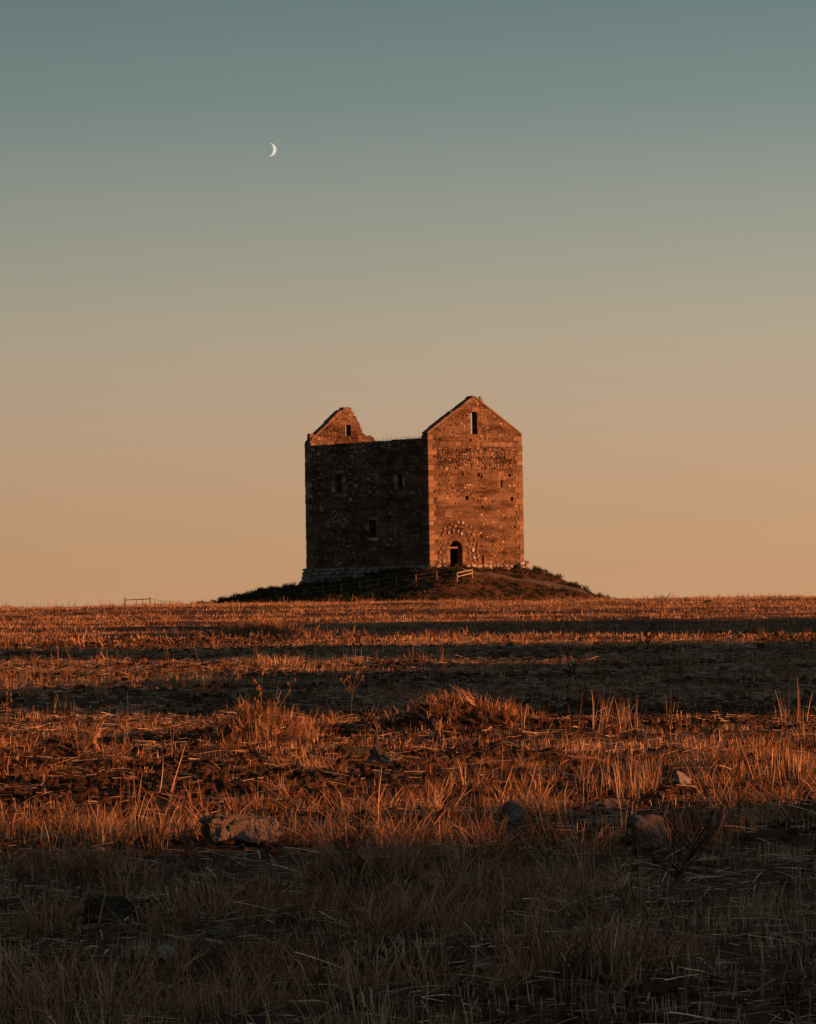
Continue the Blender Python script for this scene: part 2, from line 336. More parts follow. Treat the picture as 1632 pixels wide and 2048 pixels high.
# quoins up the three visible corners
z = -.02; k = 0
while z < EAVE - .35:
    h = random.uniform(.36, .58)
    if z + h > EAVE - .05: h = EAVE - .06 - z
    la, lb = (random.uniform(.75, 1.0), random.uniform(.42, .55)) if k % 2 else (random.uniform(.45, .6), random.uniform(.75, 1.0))
    p = random.uniform(.02, .05)
    block('quoin', -p, la, -p - .002, lb, z + .012, z + h - .012)                                       # near corner
    occupied_g.append((0, la + .02, z, z + h)); occupied_s.append((0, lb + .02, z, z + h))
    la2, lb2 = (random.uniform(.7, 1.0), .5) if k % 2 == 0 else (random.uniform(.42, .6), .9)
    p = random.uniform(.02, .055)
    block('quoin', TW - la2, TW + p, -p, lb2, z + .012, z + h - .012); occupied_g.append((TW - la2 - .02, TW, z, z + h))
    lc = random.uniform(.5, .65) if k % 2 else random.uniform(.85, 1.15)
    p = random.uniform(.02, .06)
    block('quoin', -p, .5, TL - lc, TL + p, z + .012, z + h - .012, M_PALE if random.random() < .2 else M_ASHLAR); occupied_s.append((TL - lc - .02, TL, z, z + h))
    z += h; k += 1
# ashlar string course under the gable
x = 1.25
zs = 10.62
while x < TW - 1.0:
    w = random.uniform(.55, .95)
    if not (4.75 < x + w / 2 < 5.6):
        dz = random.uniform(-.02, .02)
        block('ashlar_block', x, min(x + w - .02, TW - .95), -.05, .3, zs + dz, zs + .40 + dz); occupied_g.append((x, x + w, zs - .03, zs + .44))
    x += w
for x0, x1, z0, z1 in [(4.75, 5.15, 10.1, 10.45), (5.35, 5.8, 10.28, 10.6), (5.75, 6.15, 9.95, 10.4), (6.4, 6.95, 9.7, 10.12), (5.3, 5.62, 9.7, 10.15), (7.0, 7.45, 9.75, 10.1), (8.7, 9.2, 9.5, 9.95), (9.25, 9.6, 9.75, 10.15), (1.75, 2.6, 4.22, 4.95)]:
    o = block('stone', x0, x1, -.07, .25, z0, z1, jit=.05, rot=random.uniform(-.25, .25)); occupied_g.append((x0, x1, z0, z1))
for x0, x1, z0, z1 in [(7.85, 8.55, 7.95, 8.42), (7.8, 8.17, 7.55, 7.93), (8.41, 8.85, 7.6, 7.93), (7.75, 8.17, 6.9, 7.52), (8.41, 8.95, 6.9, 7.56), (7.9, 8.7, 6.55, 6.88),
                       (4.45, 4.87, 12.2, 12.8), (5.66, 6.05, 11.75, 12.3), (5.66, 5.95, 12.9, 13.4), (5.0, 5.9, 13.74, 14.1), (4.5, 4.87, 13.0, 13.55)]:
    block('window_block', x0, x1, -.035, .3, z0, z1); occupied_g.append((x0, x1, z0, z1))
# door arch
cxd = (DOOR[0] + DOOR[1]) / 2; rd = (DOOR[1] - DOOR[0]) / 2; zsp = DOOR[3] - rd
for i in range(11):
    t0 = math.pi * i / 11 + .02; t1 = math.pi * (i + 1) / 11 - .02; ro = rd + random.uniform(.36, .46)
    bm = bmesh.new(); pts = [(rd + .005, t0), (rd + .005, t1), (ro, t1), (ro, t0)]
    A = [bm.verts.new((cxd + r_ * math.cos(t), -.055, zsp + r_ * math.sin(t))) for r_, t in pts]; B = [bm.verts.new((v.co.x, .35, v.co.z)) for v in A]
    bm.faces.new(A); bm.faces.new(B[::-1])
    for j in range(4): bm.faces.new((A[j], B[j], B[(j + 1) % 4], A[(j + 1) % 4]))
    bmesh.ops.recalc_face_normals(bm, faces=bm.faces); bmesh.ops.bevel(bm, geom=list(bm.edges), offset=.012, segments=1, affect='EDGES')
    link('voussoir', bm_mesh(bm, 'voussoir'), M_ASHLAR, tower)
for s, xa in ((-1, DOOR[0]), (1, DOOR[1])):
    z = DOOR[2] - .25
    while z < zsp - .05:
        h = min(random.uniform(.32, .5), zsp - z); w = random.uniform(.3, .5)
        x0, x1 = (xa - w, xa - .004) if s < 0 else (xa + .004, xa + w)
        block('jamb_stone', x0, x1, -.05, .3, z + .01, z + h - .01); z += h
# timber door leaf standing half open inside the opening
leaf = link('door', None, None, tower, (DOOR[0] + .03, .45, DOOR[2])); leaf.rotation_euler = (0, 0, R(38))
for i in range(5): block('plank', i * .135, i * .135 + .13, -.025, .025, .02, 1.72, M_WOOD, .003, parent=leaf)
for z in (.3, 1.35): block('ledge', .02, .64, .027, .06, z, z + .12, M_WOOD, .003, parent=leaf)
block('lintel', DOOR[0] + .01, DOOR[1] - .01, .32, .5, 1.46, 1.62, M_WOOD, .004)
# coping slabs along the gable slopes
def coping(xa, za, xb, zb, y0, y1, mt, lift=.0, var=.03, chance=1.0):
    L_ = math.hypot(xb - xa, zb - za); ang = math.atan2(zb - za, xb - xa); s = 0
    while s < L_ - .15:
        w = min(random.uniform(.6, 1.0), L_ - s)
        if random.random() < chance:
            mx_, mz_ = xa + (s + w / 2) * math.cos(ang), za + (s + w / 2) * math.sin(ang)
            th = .13 + random.uniform(0, var)
            o = link('coping_slab', block_mesh(w - .02, y1 - y0, th, 'coping_slab', .015), mt, tower, (mx_ - math.sin(ang) * (th / 2 - .02 + lift), (y0 + y1) / 2, mz_ + math.cos(ang) * (th / 2 - .02 + lift)))
            o.rotation_euler = (0, -ang, 0)
        s += w
coping(-.05, EAVE - .03, TW / 2 - .02, APEX, -.06, T + .05, M_ASHLAR, var=.06)
coping(TW / 2 + .02, APEX, TW + .05, EAVE - .03, -.06, T + .05, M_ASHLAR, var=.02)
coping(.3, EAVE + .22, 3.8, 14.53, TL - T - .04, TL + .05, M_ASHLAR, var=.14)
block('stone', 2.7, 3.15, .1, .6, 13.45, 13.72, jit=.05); block('stone', .15, .6, TL - .65, TL - .15, 11.95, 12.45, jit=.06)
pb = block('pinnacle', 6.12, 6.5, .2, .55, 14.45, 14.86, jit=.03)
bm = bmesh.new(); bmesh.ops.create_cone(bm, cap_ends=True, segments=10, radius1=.05, radius2=.14, depth=.28); link('finial', bm_mesh(bm, 'finial'), M_WIRE, pb, (-.02, 0, .33))
# stones of the side wall round its windows
for a, b_, c_, d2 in [(12.6, 14.4, 8.58, 8.92), (13.97, 14.95, 7.5, 8.1), (13.97, 14.5, 6.95, 7.45), (12.05, 12.92, 7.1, 7.7), (12.3, 12.92, 7.74, 8.3), (12.2, 13.2, 6.45, 6.85), (12.0, 12.5, 8.6, 9.0),
                     (7.6, 9.3, 4.22, 4.52), (7.45, 7.86, 3.8, 4.18), (8.93, 9.25, 3.3, 3.9), (7.5, 9.2, 2.35, 2.66), (4.52, 5.15, 7.5, 8.2), (4.52, 5.0, 6.9, 7.45), (3.5, 3.82, 7.2, 7.9)]:
    block('window_block', -.035, .3, a, b_, c_, d2, M_PALE); occupied_s.append((a - .02, b_ + .02, c_ - .02, d2 + .02))
# plinth: battered footing stones along both visible faces
def lump_mesh(w, d, h, name, seed, rough=.18, sub=2, flat=.0):
    rs = np.random.default_rng(seed); bm = bmesh.new(); bmesh.ops.create_cube(bm, size=1)
    bmesh.ops.subdivide_edges(bm, edges=list(bm.edges), cuts=sub, use_grid_fill=True)
    ph = rs.uniform(0, 6.28, (6, 3)); fr = rs.uniform(1.5, 5.5, (6, 3))
    for v in bm.verts:
        c = v.co.copy(); nn = c.normalized()
        c = c * .72 + nn * .5 * .30
        k_ = sum(math.sin(fr[i][0] * v.co.x + fr[i][1] * v.co.y + fr[i][2] * v.co.z + ph[i][0]) for i in range(6)) / 6
        c *= 1 + rough * k_ * 1.6 + rs.uniform(-rough, rough) * .25
        v.co = Vector((c.x * w, c.y * d, c.z * h)) * 1.08
    return bm_mesh(bm, name)
def rock_mesh(w, d, h, name, seed, cuts=14, rough=.05, sub=3):
    """a ball cut flat by random planes, then roughened: an angular broken stone filling a w x d x h box"""
    rs = np.random.default_rng(seed); bm = bmesh.new(); bmesh.ops.create_icosphere(bm, subdivisions=sub, radius=1.0)
    P = np.array([v.co[:] for v in bm.verts]); P = np.sign(P) * np.abs(P) ** .45
    for _ in range(cuts):
        nn = rs.normal(size=3); nn /= np.linalg.norm(nn); dd = rs.uniform(.55, .92); t = P @ nn - dd; P -= np.outer(np.maximum(t, 0), nn) * .92
    for fq, am in ((2.5, 1.0), (6, .6), (13, .35)):
        ph = rs.uniform(0, 6.28, (4, 1)); K = rs.normal(size=(4, 3)) * fq; P *= 1 + rough * am * np.sin(K @ P.T + ph).mean(0)[:, None] * 1.8
    P += rs.normal(0, rough * .12, P.shape); lo, hi = P.min(0), P.max(0); P = (P - (lo + hi) / 2) / (hi - lo) * np.array([w, d, h])
    for v, p in zip(bm.verts, P): v.co = p
    return bm_mesh(bm, name)
plum = [rock_mesh(1, 1, 1, 'plinth_stone', 50 + i, 8, .05, 2) for i in range(10)]
def plinth_run(n_, f):
    for i in range(n_):
        f(i)
for row, (zz0, hh, out) in enumerate([(-.27, .30, .10), (-.62, .36, .17), (-1.02, .42, .24), (-1.45, .45, .30)]):
    y = -.1
    while y < TL + .15:
        w = random.uniform(.4, .85)
        if row < 2 or y > 4 + 3 * (row - 2):
            o = link('plinth_stone', random.choice(plum), M_PALE, tower, (-out + .20, y + w / 2, zz0 + hh / 2)); o.scale = (.62, w * 1.02, hh * 1.08)
        y += w
    if row < 2:
        x = -.05
        while x < TW + .1:
            w = random.uniform(.35, .75)
            if not (DOOR[0] - .5 < x + w / 2 < DOOR[1] + .5) and not (9.2 < x + w / 2 < 10.2):
                o = link('plinth_stone', random.choice(plum), M_ASHLAR, tower, (x + w / 2, -out + .22, zz0 + hh / 2)); o.scale = (w * 1.02, .6, hh * 1.08)
            x += w
for zz0, hh, out in [(-.35, .4, .10), (-.75, .45, .20), (-1.2, .5, .30), (-1.65, .5, .40)]:          # battered far corner and right corner
    for y in (TL - 1.5, TL - .75, TL - .05):
        o = link('plinth_stone', random.choice(plum), M_PALE, tower, (-out + .25, y + .3, zz0 + hh / 2)); o.scale = (.8, .8, hh * 1.15); o.rotation_euler = (random.uniform(-.15, .15), random.uniform(-.1, .1), random.uniform(-.15, .15))
    if zz0 > -1:
        for x in (TW - .45, TW + .1):
            o = link('plinth_stone', random.choice(plum), M_ASHLAR, tower, (x, -.05, zz0 + hh / 2 + .25)); o.scale = (.62, .75, hh * 1.1)
# loose-set larger stones round the door, stripped of render
bigst = [rock_mesh(1, 1, 1, 'stone', 90 + i, 9, .06, 2) for i in range(10)]
def free(x, z, w, h, occ):
    return not any(x + w / 2 > a and x - w / 2 < b_ and z + h / 2 > c_ and z - h / 2 < d2 for a, b_, c_, d2 in occ)
cnt = 0
for _ in range(1500):
    ang = random.uniform(-.5, math.pi + .4); rr = random.uniform(.9, 2.35)
    x, z = cxd + .25 + rr * math.cos(ang) * 1.05, 1.2 + rr * math.sin(ang) * 1.15; w, h = random.uniform(.28, .55), random.uniform(.22, .38)
    if x < .9 or z < -.2 or not free(x, z, w, h, occupied_g): continue
    o = link('stone', random.choice(bigst), M_ASHLAR if random.random() < .72 else M_PALE, tower, (x, .02, z)); o.scale = (w, .32, h); o.rotation_euler = (0, random.uniform(-.3, .3), 0)
    occupied_g.append((x - w * .46, x + w * .46, z - h * .46, z + h * .46)); cnt += 1
    if cnt >= 60: break
cnt = 0
for _ in range(3000):
    y, z = random.uniform(9.5, TL - .6), random.uniform(5.2, 11.0); w, h = random.uniform(.45, .95), random.uniform(.3, .55)
    if random.random() > sstep(8.5, 14, y) * sstep(4.5, 8, z) + .08 or not free(y, z, w, h, occupied_s): continue
    o = link('stone', random.choice(bigst), M_PALE if random.random() < .6 else M_ASHLAR, tower, (.02, y, z)); o.scale = (.34, w, h); o.rotation_euler = (random.uniform(-.3, .3), 0, 0)
    occupied_s.append((y - w * .47, y + w * .47, z - h * .47, z + h * .47)); cnt += 1
    if cnt >= 85: break
# small rubble: thousands of little stones standing proud of the mortar, one piece per wall
def rubble(name, s0, s1, z0, z1, to3, inside, occ, dens, parent, small=(.13, .34), cool=0):
    V, Fc, S, C = [], [], [], []
    z = z0
    while z < z1:
        rh = random.uniform(small[0], small[1] * .8); s = s0 + random.uniform(0, .2)
        while s < s1:
            w = random.uniform(small[0], small[1]) * 1.15; cx_, cz_ = s + w / 2, z + rh / 2 + random.uniform(-.04, .04)
            p, depth = dens(cx_, cz_)
            if random.random() < p and inside(cx_, cz_) and free(cx_, cz_, w * .8, rh * .8, occ):
                d_ = depth * random.uniform(.5, 1.3); i0 = len(V); k = 7; ph = random.uniform(0, 6.28); hh = rh * random.uniform(.8, 1.1); tl = random.uniform(-.3, .3)
                rad = [random.uniform(.82, 1.12) for _ in range(k)]
                for lev, sc in ((-.03, 1.0), (d_ * .6, .93), (d_, .62)):
                    for j in range(k):
                        t = ph + 6.283 * j / k; a_ = math.cos(t) * w * .5 * rad[j] * sc; c2 = math.sin(t) * hh * .5 * rad[j] * sc
                        V.append(to3(cx_ + a_ + tl * c2 * .3, cz_ + c2, lev))
                for lv in range(2):
                    for j in range(k):
                        Fc += [i0 + lv * k + j, i0 + lv * k + (j + 1) % k, i0 + (lv + 1) * k + (j + 1) % k, i0 + (lv + 1) * k + j]; S.append(4)
                Fc += [i0 + 2 * k + j for j in range(k)]; S.append(k)
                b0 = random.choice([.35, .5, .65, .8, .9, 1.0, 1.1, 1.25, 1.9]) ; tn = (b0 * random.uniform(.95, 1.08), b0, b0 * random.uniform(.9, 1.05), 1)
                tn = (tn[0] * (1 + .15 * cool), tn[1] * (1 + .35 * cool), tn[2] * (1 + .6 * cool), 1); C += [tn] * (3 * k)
            s += w * 1.03
        z += rh * .98
    me = np_mesh(name, V, Fc, S)
    bm = bmesh.new(); bm.from_mesh(me); bmesh.ops.recalc_face_normals(bm, faces=bm.faces); bm.to_mesh(me); bm.free()
    ca = me.color_attributes.new('tint', 'FLOAT_COLOR', 'POINT'); ca.data.foreach_set('color', np.array(C, np.float32).ravel())
    return tag(link('rubble', me, M_RUBBLE, parent), kind='stuff')
gin = lambda x, z: .05 < x < TW - .05 and z < EAVE - .1 + (APEX - EAVE) * (1 - abs(x - TW / 2) / (TW / 2)) - .12
def gdens(x, z):
    n_ = float(noise(x / 1.6, z / 1.3, 21)); band = float(sstep(7.8, 8.8, z) * sstep(10.7, 10.3, z)); doorz = float(sstep(2.6, 1.6, math.hypot(x - 3.2, z - 1.6)))
    top = float(sstep(10.9, 11.4, z)) * .35
    q = min(1, .22 + .5 * (n_ > .55) + band * .6 + doorz + top); return q, .025 + .045 * max(band, doorz, (n_ - .4))
rubble('rubble', .0, TW, -.3, APEX, lambda s, z, d: (s, -d, z), gin, occupied_g, gdens, gable)
def sdens(y, z):
    n_ = float(noise(y / 2.0, z / 1.5, 31)); up = float(sstep(7, 12.5, y) * sstep(5.5, 8.5, z) + sstep(10.4, 10.9, z))
    return min(1, .15 + .45 * (n_ > .55) + up), .03 + .05 * max(min(up, 1), n_ - .4)
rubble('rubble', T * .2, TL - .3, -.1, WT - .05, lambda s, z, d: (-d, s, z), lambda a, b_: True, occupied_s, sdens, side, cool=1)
def fin(x, z):
    xs = np.array([p[0] for p in FPOLY[3:]][::-1]); zs_ = np.array([p[1] for p in FPOLY[3:]][::-1]); return z < np.interp(x, xs, zs_) - .1
rubble('rubble', .85, 9.0, 10.6, 15.0, lambda s, z, d: (s, TL - T - d, z), fin, [(4.05, 4.9, 12.25, 13.38)], lambda x, z: (.45 + .5 * (x < 2.6) + .4 * (x > 6), .05), fgable)
# ragged stones left standing on the broken flank of the far gable
xs_ = FPOLY[3:21]
for (xa, za), (xb, zb) in zip(xs_[:-1], xs_[1:]):
    if za < 11 : continue
    o = link('stone', random.choice(bigst), M_ASHLAR, tower, ((xa + xb) / 2, TL - T / 2 + random.uniform(-.1, .1), (za + zb) / 2 - .02)); o.scale = (random.uniform(.3, .45), .7, random.uniform(.2, .32)); o.rotation_euler = (0, random.uniform(-.4, .4), 0)

# ------------------------------------------------------------------ path and fences on the mound
def on_mound(px, py):
    return ground_hit(px, py, 372, 420)
ctr = [Vector((c.x, c.y, 0)) for c in [on_mound(908, 1139), on_mound(935, 1142), on_mound(975, 1149), on_mound(1020, 1154), on_mound(1065, 1162), on_mound(1115, 1172), on_mound(1165, 1182), on_mound(1215, 1192)]]
V, Fc, S = [], [], []
pts = []
for i in range(len(ctr) - 1):
    for t in np.linspace(0, 1, 8, endpoint=False): pts.append(ctr[i].lerp(ctr[i + 1], t))
pts.append(ctr[-1])
for i, p in enumerate(pts):
    dd = (pts[min(i + 1, len(pts) - 1)] - pts[max(i - 1, 0)]).normalized(); nrm = Vector((-dd.y, dd.x, 0))
    for k in range(7):
        q = p + nrm * (k / 6 - .5) * 1.1; V.append((q.x, q.y, float(zt(q.x, q.y)) + .035))
for i in range(len(pts) - 1):
    for k in range(6): Fc += [i * 7 + k, i * 7 + k + 1, (i + 1) * 7 + k + 1, (i + 1) * 7 + k]; S.append(4)
tag(link('path', np_mesh('path', V, Fc, S, True), M_PATH), kind='structure')
def bar(bm, a, b_, r_, seg=6, r2=None):
    a, b_ = Vector(a), Vector(b_); d = b_ - a
    g = bmesh.ops.create_cone(bm, cap_ends=True, segments=seg, radius1=r_, radius2=r_ if r2 is None else r2, depth=d.length)['verts']
    mt = Matrix.Translation((a + b_) / 2) @ d.to_track_quat('Z', 'Y').to_matrix().to_4x4()
    for v in g: v.co = mt @ v.co
def bar_obj(name, a, b_, r_, m_, parent, seg=6, r2=None):
    bm = bmesh.new(); org = parent.location
    bar(bm, Vector(a) - org, Vector(b_) - org, r_, seg, r2); return link(name, bm_mesh(bm, name), m_, parent)
def fence(name, feet, hgt, rails, m_post, m_rail, rp, rr, label, tops=None):
    root = bpy.data.objects.new(name, None); col.objects.link(root); root.location = feet[0]; tag(root, label, 'fence')
    for f in feet: bar_obj('post', f - Vector((0, 0, .25)), f + Vector((random.uniform(-.03, .03), 0, hgt)), rp, m_post, root, 8)
    for h in rails:
        for a, b_ in zip(feet[:-1], feet[1:]): bar_obj('rail', a + Vector((0, -rp, h)), b_ + Vector((0, -rp, h)), rr, m_rail, root)
    return root
g = [on_mound(914.5, 1163), on_mound(944.5, 1156)]
fence('rail_fence', g, .80, (.74, .42), M_PALEWOOD, M_PALEWOOD, .055, .045, 'short pale two-rail fence beside the path to the tower door')
feet = [on_mound(x, y) for x, y in ((874, 1161), (832, 1168), (793, 1172), (756, 1177), (720, 1182), (683, 1187), (646, 1191), (608, 1196))]
fence('wire_fence', feet, .85, (.78, .42), M_WOOD, M_WIRE, .05, .018, 'long dark post and wire fence below the shaded tower wall')
# gate-like rail beyond the crest on the left
root = bpy.data.objects.new('rail_fence', None); col.objects.link(root)
a = at_depth(250.5, 1210, 290); root.location = (a.x, a.y, float(zt(a.x, a.y)))
tag(root, 'lone low rail fence on the skyline with a drooping wire', 'fence')
pt = lambda px, py: at_depth(px, py - 3.5, 290)
def post2(px, pytop, r_):
    t = pt(px, pytop); bar_obj('post', (t.x, t.y, float(zt(t.x, t.y)) - .3), t, r_, M_WOOD, root, 8)
post2(250, 1198.5, .045); post2(300.3, 1197.8, .045); post2(273, 1203, .022); post2(285, 1202.5, .022)
bar_obj('rail', pt(250, 1203.6), pt(300.3, 1201.2), .032, M_WOOD, root)
prev = pt(300.3, 1201)
for i in range(1, 9):
    q = pt(300 + i * 6, 1201 + 5.5 * (1 - (1 - i / 8) ** 2) + .0); bar_obj('wire', prev, q, .009, M_WIRE, root, 4); prev = q

# ------------------------------------------------------------------ moon
d = ray(540, 299.5); DM = 6000.0; ctrm = Vector((0, 0, ZC)) + d * DM; rm = 12.9 / F * DM
X3 = CM.to_3x3(); rx = X3 @ Vector((1, 0, 0)); ry = X3 @ Vector((0, 1, 0)); rz = X3 @ Vector((0, 0, 1))
tilt = -.07
V, Fc, S = [], [], []
NT, NP = 28, 8
for i in range(NT + 1):
    t = -math.pi / 2 + math.pi * i / NT
    for side_ in (1.0, .93):
        for j in range(NP + 1):
            lam = math.acos(.55) * (1 - j / NP)          # from the terminator to the limb
            lx, ly, lz = math.cos(t) * math.cos(lam), math.sin(t), math.cos(t) * math.sin(lam)
            x_, y_ = lx * math.cos(tilt) - ly * math.sin(tilt), lx * math.sin(tilt) + ly * math.cos(tilt)
            V.append((rx * x_ + ry * y_ + rz * lz) * rm * side_)
W_ = 2 * (NP + 1)
for i in range(NT):
    for o_2 in (0, NP + 1):
        for j in range(NP):
            a = i * W_ + o_2 + j; Fc += [a, a + 1, a + W_ + 1, a + W_]; S.append(4)
    for j in (0, NP):
        a = i * W_ + j; b2 = a + NP + 1; Fc += [a, b2, b2 + W_, a + W_]; S.append(4)
mo = link('moon', np_mesh('moon', V, Fc, S, True), M_MOON, None, ctrm)
tag(mo, 'thin pale crescent moon in the clear evening sky', 'moon')

# ------------------------------------------------------------------ rocks and debris in the field
KEEP = []
def rock(px, py, wpx, hpx, mt, label, name='rock', cat='rock', deep=.8, rotz=0, tilt=0, seed=1, rough=.2, group=None, sink=.25, sub=3):
    g = ground_hit(px, py + hpx * .45); k = g.y / F; w, h = wpx * k, hpx * k * 1.05
    me = rock_mesh(w, w * deep, h, name, seed, 9, rough * .75, 5 if wpx > 60 else 4 if wpx > 25 else 3)
    if wpx * h > 3: KEEP.append((g.x, g.y + w * deep * .3, w * .5, 3.4 if wpx > 40 else 1.5))
    o = link(name, me, mt, None, (g.x, g.y + w * deep * .3, g.z + h * (.5 - sink))); o.rotation_euler = (0, tilt, rotz)
    return tag(o, label, cat, group)
rock(485, 1658, 165, 78, M_ROCK, 'large pitted grey slab of rock tilted in dark grass, its right end sunlit', deep=.5, rotz=-.15, tilt=-.16, seed=3, rough=.22, sub=5, sink=.12)
rock(1292, 1668, 74, 66, M_ROCK, 'square-edged grey stone block behind a dark dead bush', deep=.8, rotz=.4, seed=8, rough=.10, sub=4, sink=.02)
rock(1025, 1628, 50, 46, M_ROCK, 'fist-shaped brown stone leaning in reddish grass', rotz=.3, tilt=.5, seed=12, sub=4, sink=.1)
rock(1365, 1560, 32, 34, M_WHITE, 'small white-topped stone block in sunlit stubble', rotz=.2, seed=14, rough=.1, sink=.05)
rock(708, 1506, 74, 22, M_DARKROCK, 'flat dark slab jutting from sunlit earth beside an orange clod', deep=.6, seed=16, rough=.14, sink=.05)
rock(770, 1514, 74, 48, M_ROCK, 'crumbly orange clod of earth at the end of a dark slab', seed=18, rough=.25, sub=4)
rock(1232, 1610, 54, 30, M_ROCK, 'low flat stone with a pale right end in reddish stubble', deep=.5, tilt=.15, seed=20, sink=.1)
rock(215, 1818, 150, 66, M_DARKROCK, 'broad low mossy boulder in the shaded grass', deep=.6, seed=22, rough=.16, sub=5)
rock(330, 1908, 34, 38, M_WHITE, 'round whitish stone among shaded straw', seed=24, sink=.1)
rock(407, 1832, 20, 15, M_WHITE, 'little pale pebble beside a mossy boulder and flat stone', seed=26, sink=.1)
rock(440, 1860, 66, 30, M_ROCK, 'low brown flat stone lying in shaded grass', deep=.6, seed=28, sink=.15)
rock(198, 1700, 24, 14, M_WHITE, 'small white stone in the dark grass near the tilted slab', seed=30, sink=.1)
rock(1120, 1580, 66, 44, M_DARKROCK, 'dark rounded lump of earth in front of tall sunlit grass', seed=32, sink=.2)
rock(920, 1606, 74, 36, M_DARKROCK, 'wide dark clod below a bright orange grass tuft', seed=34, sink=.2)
rock(1415, 1203.5, 17, 9, M_DARKROCK, 'dark boulder standing alone just below the skyline', seed=36, sink=.1)
rock(1118, 1410, 22, 18, M_ROCK, 'small sunlit stone at the foot of a dead weed', seed=38, sink=.1)
for i, (px, py, w, h, lb) in enumerate([(885, 1677, 9, 7, 'tiny white chip in shade beyond a patch of bare dark earth'), (983, 1674, 12, 8, 'tiny bright chip in shade just in front of the leaning brown stone'), (650, 1705, 9, 9, 'tiny round white pebble between the tilted slab and the dark twiggy weed'),
        (1152, 1746, 9, 12, 'small upright white chip in grass left of the black dead bush'), (1296, 1818, 13, 10, 'small pale chip in grass below the black dead bush'), (1362, 1868, 26, 10, 'flat pale chip on dark earth with loose straws'),
        (1440, 1926, 24, 18, 'chunky pale chip in thick shaded stubble'), (565, 1938, 34, 14, 'long low pale chip half sunk in shaded stubble'), (592, 2040, 22, 10, 'pale chip by crossed straws on bare earth'), (1200, 1818, 16, 14, 'round grey pebble behind the weathered piece of wood'),
        (620, 1960, 16, 8, 'small flat grey chip beside the long low pale chip'), (1525, 1828, 20, 9, 'thin grey chip in the shaded strip of bare soil'), (1545, 1870, 26, 8, 'very flat grey chip on shaded bare soil'), (1350, 1898, 40, 14, 'broad pale grey chip beside reddish stubble stalks')]):
    rock(px, py, w, h, M_WHITE, lb, name='stone_chip', cat='stone', seed=60 + i, sub=2, group='pale stone chips in the foreground')
# flat pieces
def plank(px, py, wpx, hpx, rot, mt, label, name, cat):
    g = ground_hit(px, py); k = g.y / F; w = wpx * k
    o = link(name, rock_mesh(w, w * .22, hpx * k, name, int(px), 9, .14, 4), mt, None, (g.x, g.y, g.z + hpx * k * .45 + .04)); o.rotation_euler = (0, R(rot), .2); return tag(o, label, cat)
plank(1180, 1888, 72, 20, 9, M_PALEWOOD, 'short weathered pale piece of wood lying in shaded grass', 'broken_plank', 'wood')
plank(966, 1952, 46, 12, 3, M_WHITE, 'flat white splinter of stone on bare dark earth', 'stone_sliver', 'stone')

# ------------------------------------------------------------------ dead weeds and bushes
def weed(px, py, top, lean, label, mt=None, branches=6, r0=.008, name='dead_weed', cat='weed', spread=.5, heads=True, group=None, seed=0):
    rs = random.Random(seed + int(px)); g = ground_hit(px, py); k = g.y / F; H = (py - top) * k; LX = lean * k
    bm = bmesh.new(); hb = bmesh.new(); nh = 0
    P = [Vector((LX * (t ** 1.3) + rs.uniform(-.01, .01) * (t > 0), rs.uniform(-.02, .02) * (t > 0), H * t - .03 * (t == 0))) for t in np.linspace(0, 1, 7)]
    for i in range(6): bar(bm, P[i], P[i + 1], r0 * (1 - i * .12), 5, r0 * (1 - (i + 1) * .12))
    def head(p, s):
        v = bmesh.ops.create_icosphere(hb, subdivisions=1, radius=s)['verts']
        for q_ in v: q_.co = Vector((q_.co.x, q_.co.y, q_.co.z * 1.5)) + p
    for b_ in range(branches):
        t = rs.uniform(.3, .95); i = min(int(t * 6), 5); p = P[i].lerp(P[i + 1], t * 6 - i); a = rs.uniform(0, 6.28); ln = H * rs.uniform(.15, .42) * spread * 1.6
        q1 = p + Vector((math.cos(a) * ln * .5, math.sin(a) * ln * .5, ln * .45)); q2 = q1 + Vector((math.cos(a + .4) * ln * .35, math.sin(a + .4) * ln * .35, ln * .5))
        bar(bm, p, q1, r0 * .6, 4, r0 * .5); bar(bm, q1, q2, r0 * .5, 4, r0 * .3)
        if heads: head(q2, r0 * 2.0); nh += 1
        q3 = q1 + Vector((math.cos(a - 1) * ln * .3, math.sin(a - 1) * ln * .3, ln * .25)); bar(bm, q1, q3, r0 * .45, 4, r0 * .3)
        if heads: head(q3, r0 * 1.7)
    if heads: head(P[-1], r0 * 2.2)
    root = bpy.data.objects.new(name, None); col.objects.link(root); root.location = g; tag(root, label, cat, group)
    link('stem', bm_mesh(bm, 'stem'), mt or M_STEM, root)
    if heads: link('seed_heads', bm_mesh(hb, 'seed_heads'), mt or M_STEM, root)
    else: hb.free()
    return root
weed(522, 1446, 1350, 4, 'upright knotty weed stalk on the left side of the grassy heap', branches=5, spread=.3)
weed(548, 1446, 1362, 44, 'weed stalk leaning right with seed heads, on the grassy heap', branches=4, spread=.25)
weed(700, 1440, 1346, 14, 'tall branching dead weed with a pale tip on the lit field edge', branches=9, spread=.6)
weed(735, 1482, 1432, 0, 'short dark bushy weed above the flat dark slab', M_TWIG, 14, spread=.7)
weed(130, 1482, 1425, 4, 'dark bushy dead weed in the sunlit stubble', M_TWIG, 14, .006, spread=.8)
weed(12, 1450, 1388, 3, 'knobbly weed stalk at the edge of the sunlit stubble', branches=5, spread=.3)
weed(1135, 1416, 1335, 6, 'dark dotted weed beside a small sunlit stone', M_TWIG, 12, spread=.4)
weed(868, 1405, 1350, 26, 'reddish bare weed leaning right in front of the shaded strip', branches=4, spread=.3)
weed(740, 1405, 1352, 60, 'thin bare twig arching far to the right over shaded stubble', branches=4, spread=.2, heads=False)
weed(130, 1408, 1318, 72, 'long single straw stalk leaning right across the shaded strip', branches=1, spread=.1, r0=.005, heads=False)
